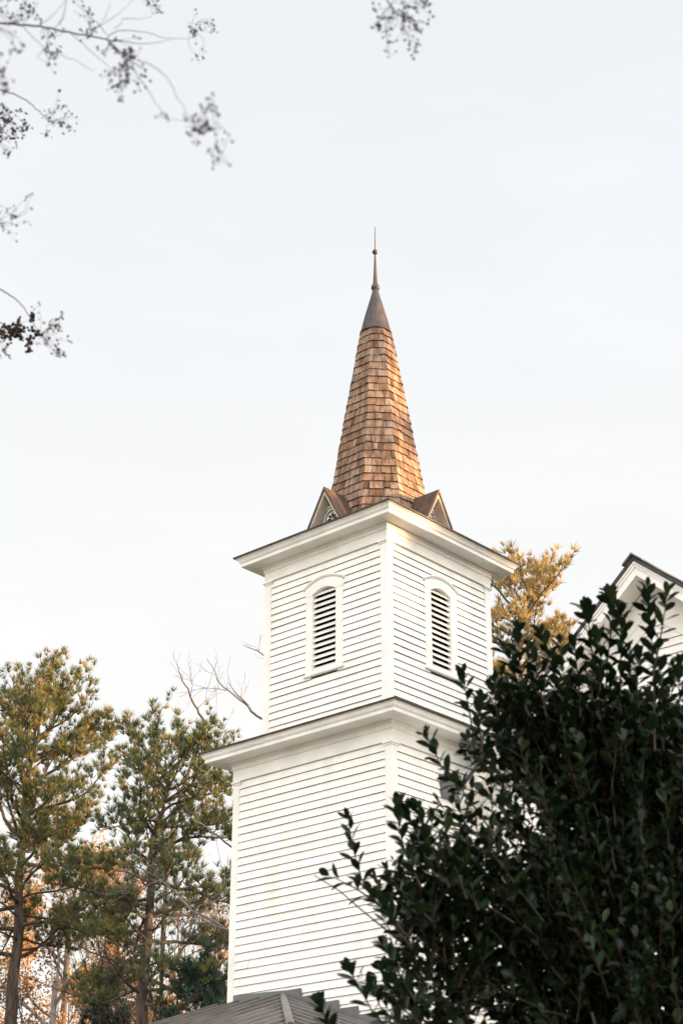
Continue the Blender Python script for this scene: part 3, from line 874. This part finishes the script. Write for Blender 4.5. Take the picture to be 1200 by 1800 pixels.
# second bare top, dark, behind the crooked pine
rsd = np.random.RandomState(5)
DD = 56.0
b2 = thing('bare_tree', 'slender leafless treetop poking up behind the crown of the crooked pine', 'tree', tuple(ground_of(388, 1700, DD)))
mb = MB(); tips = []
for pix, r0, r1 in [([(290, 2250), (282, 1700), (304, 1440), (340, 1330), (362, 1275), (347, 1247), (329, 1212), (315, 1182), (312, 1170)], .085, .010),
                    ([(336, 1224), (338, 1210), (338, 1195)], .014, .006), ([(346, 1248), (352, 1240), (362, 1230)], .014, .006),
                    ([(320, 1390), (372, 1330), (390, 1290)], .02, .008)]:
    f = bough(mb, pix, DD, r0, r1, 5, .02, rsd)
    for k in range(4):
        q = f[rsd.randint(int(len(f) * .75), len(f))]
        grow(mb, q, unit(unit(f[-1] - f[-3]) + rsd.normal(size=3) * .6), rsd.uniform(.25, .6), .008, 2, rsd, tips, split=(1, 3), wob=.1, minr=.004, segs=3)
mb.build('trunk', M['bark_brown'], b2, smooth=True, origin=np.array(b2.location))
# thin bare saplings among the pines
for i, (px, py, D, lab) in enumerate([(330, 1500, 50, 'thin bare sapling with upright stems behind the crooked pine'), (160, 1560, 58, 'grey bare tree with crossing branches between the two pines')]):
    rs = np.random.RandomState(100 + i); b = ground_of(px, 1750, D); zt = at(px, py, D)[2]
    o = thing('bare_tree', lab, 'tree', tuple(b), 'bare saplings among the pines'); mb = MB(); tips = []
    grow(mb, np.zeros(3), np.array((0, 0, 1.)), zt * .55, .10, 0, rs, tips, wob=.05)
    tp = tips[0][0]
    for k in range(9):
        q = tp * rs.uniform(.75, 1.0)
        grow(mb, q, unit(np.array((rs.normal() * .45, rs.normal() * .45, 1))), zt * .24, .035, 3, rs, tips, split=(2, 4), ang=.45, minr=.007)
    mb.build('trunk', M['bark_grey' if i else 'bark_brown'], o, smooth=True)

# off to the right of the view: the wood that keeps the low sun off the lower church
rs = np.random.RandomState(8)
cw = SUN_H * 52; tang = np.array((-SUN_H[1], SUN_H[0]))
P = []
for k in range(15):
    u = -42 + k * 6.0
    c = cw + tang * (u + rs.uniform(-1, 1)) + SUN_H * rs.uniform(-2, 3)
    top = 16.9 if abs(u) < 10 else (18.2 if u < 20 else 18.4)
    top += rs.uniform(-.5, .5)
    q = rs.normal(size=(4600, 3)); q = unit(q) * (rs.uniform(0, 1, (4600, 1)) ** (1 / 2.2))
    P.append(np.array((c[0], c[1], top * .5)) + q * np.array((4.2, 4.2, top * .5)))
    h = 5.5 if abs(u) < 10 else 2.2        # open upper branches: broken, dappled light
    n = 340 if abs(u) < 10 else 110
    q = unit(rs.normal(size=(n, 3))) * (rs.uniform(0, 1, (n, 1)) ** (1 / 2.6))
    P.append(np.array((c[0], c[1], top - .6)) + q * np.array((4.0, 4.0, h)))
P = np.concatenate(P)
wd = leaf_quads('woodland', P, M['wood'], None, rs, .85)
wd['kind'] = 'stuff'

# ------------------------------------------------------------------ evergreen shrub in the right foreground
def leaves(name, P, D, N, L, Wd, mat, parent, tone, rs, curl=.12):
    """leaf blades: P base, D direction, N face normal"""
    n = len(P)
    S = unit(np.cross(D, N)); N = unit(np.cross(S, D))
    L = L[:, None]; Wd = Wd[:, None]
    fold = rs.uniform(.05, .28, (n, 1)); bend = rs.uniform(-.02, curl, (n, 1))
    def pt(t, s):
        return P + D * L * t + S * Wd * s * .5 + N * (abs(s) * fold * Wd - bend * L * t * t)
    rows = [(.0, .08), (.22, .60), (.50, 1.0), (.78, .84), (.94, .40)]
    vs = []
    for t, s in rows: vs += [pt(t, -s), pt(t, 0), pt(t, s)]
    vs += [pt(1.03, 0)]
    V = np.stack(vs, 1)
    k = V.shape[1]; base = (np.arange(n) * k)[:, None]
    f = []
    for i in range(len(rows) - 1):
        a = i * 3
        f += [[a, a + 1, a + 4, a + 3], [a + 1, a + 2, a + 5, a + 4]]
    a = (len(rows) - 1) * 3
    f += [[a, a + 1, k - 1, k - 1], [a + 1, a + 2, k - 1, k - 1]]
    quads = np.array(f[:-2]); tris = np.array([x[:3] for x in f[-2:]])
    # triangles as degenerate-free separate mesh faces: split quads to tris for one face size
    T = np.concatenate([quads[:, [0, 1, 2]], quads[:, [0, 2, 3]], tris])
    F = (base[:, :, None] + T[None]).reshape(-1, 3)
    o = mesh_np(name, V.reshape(-1, 3), F, mat, parent, np.repeat(tone, len(T)))
    o.data.polygons.foreach_set('use_smooth', np.ones(len(F), bool))
    return o

rs = np.random.RandomState(42)
SD = 7.0
C0 = at(1165, 1705, SD + .75)
shrub_base = np.array((C0[0], C0[1], 0.0))
shrub = thing('evergreen_shrub', 'large dark glossy evergreen shrub filling the lower right foreground', 'shrub', tuple(shrub_base))
lobes = [(C0, (.93, .93, .93), 1.0),
         (at(935, 1315, SD + .55), (.25, .25, .25), .9),
         (at(1020, 1345, SD + .6), (.30, .30, .28), .9),
         (at(1130, 1355, SD + .6), (.34, .34, .30), .8),
         (at(1085, 1570, SD + .9), (.55, .55, .55), .55),
         (at(1180, 1470, SD + .85), (.50, .50, .46), .5),
         (at(1160, 1720, SD + .75), (.60, .60, .55), .4),
         (at(775, 1590, SD + .25), (.21, .21, .20), .8),
         (at(775, 1720, SD + .3), (.24, .24, .32), .9),
         (np.array((C0[0] + .2, C0[1] + .1, 1.5)), (1.30, 1.30, 1.45), .62)]
stem_mb = MB()
LP, LD, LN, LL, LW, LT = [], [], [], [], [], []
def shoot(p, d, L, step=.024, leafL=(.038, .082), bare=.12, r0=.0045, up=.10, wob=.10, tone=.4, tone_sd=.16):
    segs = 6
    pts = curve_pts(p, d, L, segs, rs, up, wob)
    stem_mb.tube(pts, [r0 * (1 - .65 * i / segs) for i in range(segs + 1)], 4)
    n = max(3, int(L * (1 - bare) / step)); ph = rs.uniform(0, 6.28)
    for i in range(n + 3):
        t = min(1.0, bare + (1 - bare) * i / n)
        q, dd = along(pts, t)
        a = unit(np.cross(dd, (.31, .77, .55))); b = np.cross(dd, a)
        th = ph + i * 2.4
        side = a * math.cos(th) + b * math.sin(th)
        spread = .95 - .45 * t * t
        ld = unit(dd * (1.05 - spread * .55) + side * spread + rs.normal(size=3) * .18 + np.array((0, 0, .04)))
        nn = unit(dd * .75 - side * .25 + np.array((0, 0, .6)) + rs.normal(size=3) * .3)
        l = rs.uniform(*leafL) * (1 if t < .92 else rs.uniform(.5, .85))
        LP.append(q + side * .004); LD.append(ld); LN.append(nn); LL.append(l); LW.append(l * rs.uniform(.48, .62))
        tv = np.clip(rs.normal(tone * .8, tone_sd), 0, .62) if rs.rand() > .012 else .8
        if rs.rand() < .0004: tv = 1.0
        LT.append(tv)
    return pts
for c, R, dn in lobes:
    vol = R[0] * R[1] * R[2]
    n = int(1800 * dn * (R[0] ** 2) / 1.44 * (1.25 if R[0] < 1 else 1))
    for _ in range(n):
        u = unit(rs.normal(size=3)); rad = rs.uniform(.30, 1.0) ** .55
        p = np.array(c) + u * np.array(R) * rad * .93
        if p[2] < .25: continue
        facing = u @ (CAM - np.array(c)) / np.linalg.norm(CAM - np.array(c))
        if R[0] > 1 and facing < -.35 and rs.rand() < .45: continue
        if R[0] > .9 and u[2] > .55 and rs.rand() < .55: continue
        d = unit(u * .75 + np.array((0, 0, .75)) + rs.normal(size=3) * .28)
        shoot(p - d * .12, d, rs.uniform(.18, .40), tone=.38 + .06 * rs.normal())
# free sprays all round the outline
for k in range(120):
    th = rs.uniform(-.5, 3.3); w_ = rs.uniform(-.5, .7)
    dd = unit(-RGT * math.sin(th) * .9 + UPV * math.cos(th - .2) * .9 - FWD * w_) if False else unit(RGT * math.cos(th) + UPV * math.sin(th) - FWD * w_)
    p = C0 + dd * np.array((1.0, 1.0, 1.0)) * rs.uniform(.88, 1.02)
    if p[2] < .6: continue
    d = unit(dd * .6 + np.array((0, 0, .75)) + rs.normal(size=3) * .25)
    shoot(p - d * .1, d, rs.uniform(.28, .50), step=.026, leafL=(.048, .086), r0=.0045, up=.06)
# long shoots that break the outline, as in the photo
def shoot_px(pts, D, L_leaf=(.062, .084), r0=.005, side=None, step=.024, bare=.05):
    P_ = [at(x, y, D) for x, y in pts]
    f = []
    for i in range(len(P_) - 1):
        for k in range(3): f.append(P_[i] * (1 - k / 3) + P_[i + 1] * k / 3)
    f.append(P_[-1])
    stem_mb.tube(f, [r0 * (1 - .7 * i / (len(f) - 1)) for i in range(len(f))], 5)
    Lt = sum(np.linalg.norm(f[i + 1] - f[i]) for i in range(len(f) - 1)); n = int(Lt * (1 - bare) / step); ph = rs.uniform(0, 6)
    for i in range(n + 4):
        t = min(1, bare + (1 - bare) * i / n); q, dd = along(f, t)
        a = unit(np.cross(dd, (.31, .77, .55))); b = np.cross(dd, a); th = ph + i * 2.4
        sd = a * math.cos(th) + b * math.sin(th); sp = .9 - .4 * t * t
        LP.append(q + sd * .004); LD.append(unit(dd * (1.05 - sp * .55) + sd * sp + rs.normal(size=3) * .15)); LN.append(unit(dd * .75 - sd * .25 + np.array((0, 0, .6)) + rs.normal(size=3) * .25))
        l = rs.uniform(*L_leaf) * (1 if t < .92 else .65); LL.append(l); LW.append(l * rs.uniform(.48, .62)); LT.append(np.clip(rs.normal(.32, .13), 0, .62))
SH = [([(720, 1650), (672, 1598), (640, 1560), (622, 1500), (612, 1440)], 6.9, .022, .12),
      ([(655, 1582), (625, 1562), (598, 1548), (578, 1540)], 6.9, .026, .15),
      ([(740, 1560), (712, 1500), (700, 1450), (697, 1410)], 6.8, .017, .0),
      ([(765, 1540), (735, 1480), (722, 1440), (716, 1420)], 6.85, .017, .0),
      ([(790, 1560), (752, 1480), (735, 1420)], 6.85, .018, .0),
      ([(820, 1580), (790, 1500), (778, 1440)], 6.9, .018, .0),
      ([(840, 1600), (822, 1540), (806, 1490)], 6.95, .018, .0),
      ([(870, 1470), (820, 1400), (775, 1345), (748, 1292)], 6.9, .020, .0),
      ([(860, 1400), (815, 1385), (790, 1372)], 6.95, .020, .0),
      ([(835, 1320), (826, 1260), (818, 1215), (812, 1185)], 7.3, .020, .0),
      ([(880, 1300), (872, 1250), (868, 1200)], 7.3, .018, .0),
      ([(850, 1330), (840, 1270), (846, 1230)], 7.25, .018, .0),
      ([(930, 1260), (905, 1190), (888, 1140)], 7.2, .017, .0),
      ([(925, 1250), (912, 1160), (908, 1105)], 7.2, .020, .0),
      ([(960, 1260), (945, 1190), (930, 1140)], 7.2, .017, .0),
      ([(1000, 1260), (965, 1160), (950, 1110)], 7.2, .018, .0),
      ([(985, 1270), (990, 1200), (984, 1130)], 7.2, .017, .0),
      ([(1040, 1250), (1040, 1150), (1033, 1090), (1028, 1065)], 7.2, .015, .0),
      ([(1020, 1260), (1014, 1180), (1008, 1125)], 7.25, .016, .0),
      ([(1060, 1260), (1068, 1150), (1078, 1070), (1070, 1042)], 7.2, .015, .0),
      ([(1050, 1260), (1056, 1180), (1052, 1110)], 7.15, .015, .0),
      ([(1090, 1280), (1090, 1160), (1092, 1100), (1088, 1070)], 7.15, .016, .0),
      ([(1110, 1290), (1108, 1200), (1104, 1140)], 7.15, .017, .0),
      ([(1150, 1320), (1148, 1180), (1142, 1100), (1136, 1030)], 7.0, .017, .0),
      ([(1148, 1180), (1160, 1120), (1168, 1070), (1172, 1040)], 7.0, .020, .0),
      ([(1165, 1320), (1162, 1230), (1158, 1170)], 7.1, .018, .0),
      ([(1195, 1320), (1192, 1210), (1196, 1165)], 7.1, .020, .0),
      ([(1215, 1320), (1212, 1230), (1220, 1150)], 7.1, .020, .0),
      ([(1125, 1280), (1118, 1200), (1124, 1150)], 7.1, .020, .0),
      ([(700, 1830), (655, 1780), (626, 1726), (612, 1704)], 6.8, .022, .0),
      ([(640, 1880), (590, 1812), (566, 1778), (560, 1765)], 6.75, .016, .0),
      ([(620, 1860), (590, 1830), (572, 1800)], 6.75, .018, .0),
      ([(700, 1800), (668, 1770), (655, 1740)], 6.8, .020, .0),
      ([(730, 1760), (694, 1700), (672, 1660)], 6.9, .018, .0),
      ([(735, 1680), (688, 1622), (665, 1580)], 6.9, .018, .0),
      ([(760, 1620), (705, 1570), (680, 1530)], 6.9, .018, .0),
      ([(740, 1800), (690, 1760), (668, 1706)], 6.85, .018, .0)]
for pts, D, st, br in SH: shoot_px(pts, D, step=st, bare=br)
# main stems inside
for k in range(10):
    az = k * .63 * 2; p = shrub_base + np.array((math.cos(az) * .12, math.sin(az) * .12, 0))
    d = unit(np.array((math.cos(az) * .35, math.sin(az) * .35, 1)))
    pts = curve_pts(p, d, 2.9, 8, rs, .03, .06)
    stem_mb.tube(pts, [.022 * (1 - .8 * i / 8) for i in range(9)], 6)
for k in range(14):
    u = rs.normal(size=3); q = C0 + u * .28 - np.array((0, 0, .35)); d = unit(unit(q - C0) + np.array((0, 0, .9)))
    pts = curve_pts(q, d, rs.uniform(.5, .9), 6, rs, .04, .08); stem_mb.tube(pts, [.0065 * (1 - .6 * i / 6) for i in range(7)], 5)
stem_mb.build('stem', noise_mat('shrub_stem', (0.020, 0.013, 0.008), (0.050, 0.030, 0.014), scale=6, rough=0.7), shrub, smooth=True, origin=shrub_base)
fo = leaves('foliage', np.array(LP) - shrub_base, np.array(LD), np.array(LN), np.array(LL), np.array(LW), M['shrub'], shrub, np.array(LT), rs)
print('shrub leaves', len(LP))

# ------------------------------------------------------------------ crape myrtle overhead, seed heads hanging into view
rs = np.random.RandomState(64)
MF = .88
mtb = ground_of(-700, 1400, 4.2)
myrtle = thing('crape_myrtle', 'bare tree overhead at the top left, thin twigs ending in clusters of dark seed pods', 'tree', tuple(mtb))
mb = MB(); pods = []
def twigline(pix, r0, r1, jit=.0012, n=5):
    P_ = [at(x, y, d * MF) for x, y, d in pix]; f = []; r0 *= .62; r1 *= .62
    for i in range(len(P_) - 1):
        for k in range(5): f.append(P_[i] * (1 - k / 5) + P_[i + 1] * k / 5)
    f.append(P_[-1]); f = np.array(f)
    for _ in range(3): f[1:-1] = (f[:-2] + 2 * f[1:-1] + f[2:]) / 4
    f[1:-1] += rs.normal(size=f[1:-1].shape) * jit
    mb.tube(list(f), [r0 + (r1 - r0) * i / (len(f) - 1) for i in range(len(f))], n)
    return f
# trunk and limbs outside the frame
fork = at(-520, 500, 3.6)
hub1 = at(-260, 120, 4.9 * MF); hub2 = at(-230, 480, 6.0 * MF); hub3 = at(250, -260, 4.5 * MF)
def limb(pts, r0, r1):
    f = []
    for i in range(len(pts) - 1):
        for k in range(6): f.append(pts[i] * (1 - k / 6) + pts[i + 1] * k / 6)
    f.append(pts[-1]); f = np.array(f)
    for _ in range(8): f[1:-1] = (f[:-2] + 2 * f[1:-1] + f[2:]) / 4
    mb.tube(list(f), [r0 + (r1 - r0) * i / (len(f) - 1) for i in range(len(f))], 8)
limb([mtb, mtb * .55 + fork * .45 + np.array((.1, .05, 0)), fork], .11, .05)
limb([fork, fork * .5 + hub1 * .5 + np.array((0, 0, .15)), hub1], .045, .009)
limb([fork, fork * .4 + hub2 * .6 + np.array((0, 0, .1)), hub2], .04, .006)
limb([hub1 * .4 + fork * .6 + np.array((0, 0, .16)), at(-60, -180, 4.7 * MF), at(120, -240, 4.6 * MF), hub3], .016, .006)
at_h1, at_h2, at_h3 = (-260, 120, 4.9), (-230, 480, 6.0), (250, -260, 4.5)
L1 = twigline([at_h1, (-60, 35, 5.0), (0, 41, 5.0), (60, 44, 5.0), (110, 55, 5.0), (160, 64, 5.0), (188, 69, 5.0)], .0072, .0040, .0012)
twigline([(188, 69, 5.0), (200, 55, 5.1), (225, 52, 5.2), (262, 57, 5.3), (290, 68, 5.4), (335, 68, 5.5)], .003, .0012)
twigline([(188, 69, 5.0), (225, 74, 4.9), (262, 78, 4.8), (300, 70, 4.8)], .003, .001)
twigline([(188, 69, 5.0), (205, 85, 4.7), (225, 105, 4.5), (250, 120, 4.4)], .0045, .002)
twigline([(225, 100, 4.5), (270, 115, 4.1), (296, 138, 3.9), (312, 175, 3.8), (335, 205, 3.7)], .0022, .001)
twigline([(200, 82, 4.7), (250, 140, 4.2), (275, 185, 3.9), (300, 212, 3.7)], .0022, .001)
twigline([(120, 55, 5.0), (150, 80, 4.9), (185, 112, 4.7), (205, 130, 4.6)], .002, .001)
twigline([(40, 45, 5.0), (75, 85, 4.6), (130, 105, 4.4), (165, 125, 4.3)], .002, .001)
twigline([(188, 60, 5.0), (172, 40, 5.0), (150, 20, 5.1), (128, 0, 5.2), (100, -30, 5.2)], .002, .001)
for a, b in [((95, 55), (120, -5)), ((70, 44), (118, -2)), ((165, 52), (235, 0)), ((200, 50), (215, 33)), ((215, 33), (268, 30)), ((40, 42), (62, 10)), ((165, 55), (195, 5)), ((105, 45), (115, 0))]:
    twigline([(a[0], a[1], 5.0), ((a[0]+b[0])/2 + 5, (a[1]+b[1])/2 + 2, 5.0), (b[0], b[1], 5.1)], .0018, .0009)
L2 = twigline([at_h2, (-80, 150, 6.0), (0, 156, 6.0), (40, 172, 6.0), (70, 195, 6.0), (88, 215, 6.0)], .006, .002, .002)
twigline([at_h2, (-60, 160, 6.4), (0, 182, 6.6), (14, 195, 6.6), (25, 220, 6.6)], .004, .001)
L3 = twigline([at_h2, (-60, 480, 6.8), (0, 508, 6.8), (25, 522, 6.8), (42, 540, 6.8), (58, 565, 6.6), (70, 586, 6.4), (85, 600, 6.0)], .006, .0016, .001)
twigline([at_h2, (-80, 530, 7.2), (0, 566, 8.0), (20, 578, 8.1), (28, 588, 8.1)], .006, .002)
twigline([(-60, 35, 5.0), (-40, 45, 4.3), (-14, 48, 3.8), (2, 54, 3.7)], .003, .001)
twigline([(-40, 45, 4.3), (-24, 90, 3.9), (-10, 120, 3.7)], .002, .001)
twigline([at_h2, (-60, 440, 5.4), (-20, 400, 5.4), (0, 392, 5.4), (16, 392, 5.4)], .004, .0009)
L4 = twigline([at_h3, (560, -170, 4.3), (640, -80, 4.3), (676, -10, 4.3), (684, 8, 4.3), (700, 28, 4.3), (720, 38, 4.3)], .007, .0018, .001)
twigline([(560, -170, 4.3), (690, -60, 4.4), (712, 0, 4.4), (718, 30, 4.4)], .004, .001)
def panicle(px, py, D, sx, sy, n, dirpx, r=.0048, sub=7):
    """branched seed head around a pixel spot; sx, sy half extents in photo pixels"""
    D = D * MF; r = r * .78; n = int(n * .95)
    root_p = at(px - dirpx[0], py - dirpx[1], D)
    k = D * 1.32 / FPX
    stems = []; sub = int(sub * 1.6)
    for s in range(sub):
        a = rs.normal(size=3)
        e = at(px, py, D) + RGT * a[0] * sx * k * .72 + UPV * a[1] * sy * k * .72 + FWD * a[2] * min(sx, sy) * k * .7
        mid = (root_p + e) / 2 + rs.normal(size=3) * .015
        f = [root_p, mid, e]; mb.tube(f, [.0009, .0007, .0005], 3); stems.append(f)
    for i in range(n):
        f = stems[rs.randint(sub)]; q, dd = along(f, rs.uniform(.35, 1.05) if rs.rand() < .5 else 1.0)
        off = rs.normal(size=3) * (.006 if rs.rand() < .6 else .013)
        e = q + off
        mb.tube([q, (q + e) / 2 + rs.normal(size=3) * .002, e], .00035, 3)
        pods.append((e, r * rs.uniform(.65, 1.25)))
panicle(25, 10, 5.0, 34, 14, 70, (0, -30), sub=8)
panicle(85, 65, 5.0, 14, 16, 22, (2, 18), sub=4)
panicle(150, 28, 5.1, 16, 16, 34, (-8, -18), sub=5)
panicle(272, 14, 5.3, 16, 7, 22, (20, 20), sub=4)
panicle(345, 58, 5.5, 10, 26, 34, (10, 8), sub=5)
panicle(374, 50, 5.5, 10, 10, 16, (26, 12), sub=4)
panicle(212, 88, 4.7, 22, 16, 30, (20, 14), sub=5)
panicle(232, 120, 4.5, 16, 22, 44, (12, 30), sub=6)
panicle(205, 150, 4.3, 36, 18, 48, (-14, 40), sub=7)
panicle(345, 218, 3.75, 46, 34, 86, (-30, -10), sub=9, r=.0044)
panicle(372, 258, 3.75, 8, 8, 12, (-14, -20), sub=3, r=.0044)
panicle(90, 105, 4.5, 16, 16, 20, (10, 20), sub=4)
panicle(14, 70, 3.7, 14, 26, 22, (14, 20), sub=4)
panicle(8, 130, 3.7, 16, 16, 22, (18, 10), sub=4)
panicle(30, 220, 6.6, 32, 30, 150, (26, 40), sub=9, r=.0062)
panicle(6, 255, 5.8, 22, 14, 44, (20, 20), sub=5)
panicle(106, 208, 6.0, 20, 28, 70, (20, -6), sub=7)
panicle(24, 388, 5.4, 26, 22, 44, (30, -4), sub=6, r=.004)
panicle(42, 355, 5.2, 10, 14, 9, (20, -30), sub=2, r=.004)
panicle(26, 588, 8.1, 20, 18, 200, (-6, 18), sub=7, r=.0100)
panicle(4, 612, 6.8, 14, 14, 40, (10, 20), sub=4)
panicle(96, 582, 6.2, 26, 34, 80, (24, -8), sub=7, r=.0052)
panicle(102, 620, 6.1, 12, 14, 20, (20, 22), sub=3)
panicle(672, 48, 4.2, 34, 26, 60, (-14, 40), sub=8)
panicle(722, 42, 4.3, 30, 30, 66, (16, 24), sub=8)
panicle(750, 10, 4.4, 12, 12, 16, (20, 10), sub=3)
mb.build('trunk', M['bark_twig'], myrtle, smooth=True, origin=mtb)
pc = np.array([p for p, r in pods]) - mtb; pr = np.array([r for p, r in pods])
# pods: small pointed octahedra, twice split
base_v = np.array([(1,0,0),(-1,0,0),(0,1,0),(0,-1,0),(0,0,1.25),(0,0,-1.1),(.62,.62,.62),(-.62,.62,.62),(-.62,-.62,.62),(.62,-.62,.62),(.62,.62,-.62),(-.62,.62,-.62),(-.62,-.62,-.62),(.62,-.62,-.62)], float)
base_f = []
for (a, b, c, m_) in [(0,2,4,6),(2,1,4,7),(1,3,4,8),(3,0,4,9),(2,0,5,10),(1,2,5,11),(3,1,5,12),(0,3,5,13)]:
    base_f += [(a, b, m_), (b, c, m_), (c, a, m_)]
base_f = np.array(base_f)
n = len(pc)
rot = rs.normal(size=(n, 3, 3)); rot = np.linalg.qr(rot)[0]
V = np.einsum('nij,kj->nki', rot, base_v) * pr[:, None, None] + pc[:, None, :]
F = (np.arange(n) * 14)[:, None, None] + base_f[None]
mesh_np('seed_head', V.reshape(-1, 3), F.reshape(-1, 3), M['pod'], myrtle)
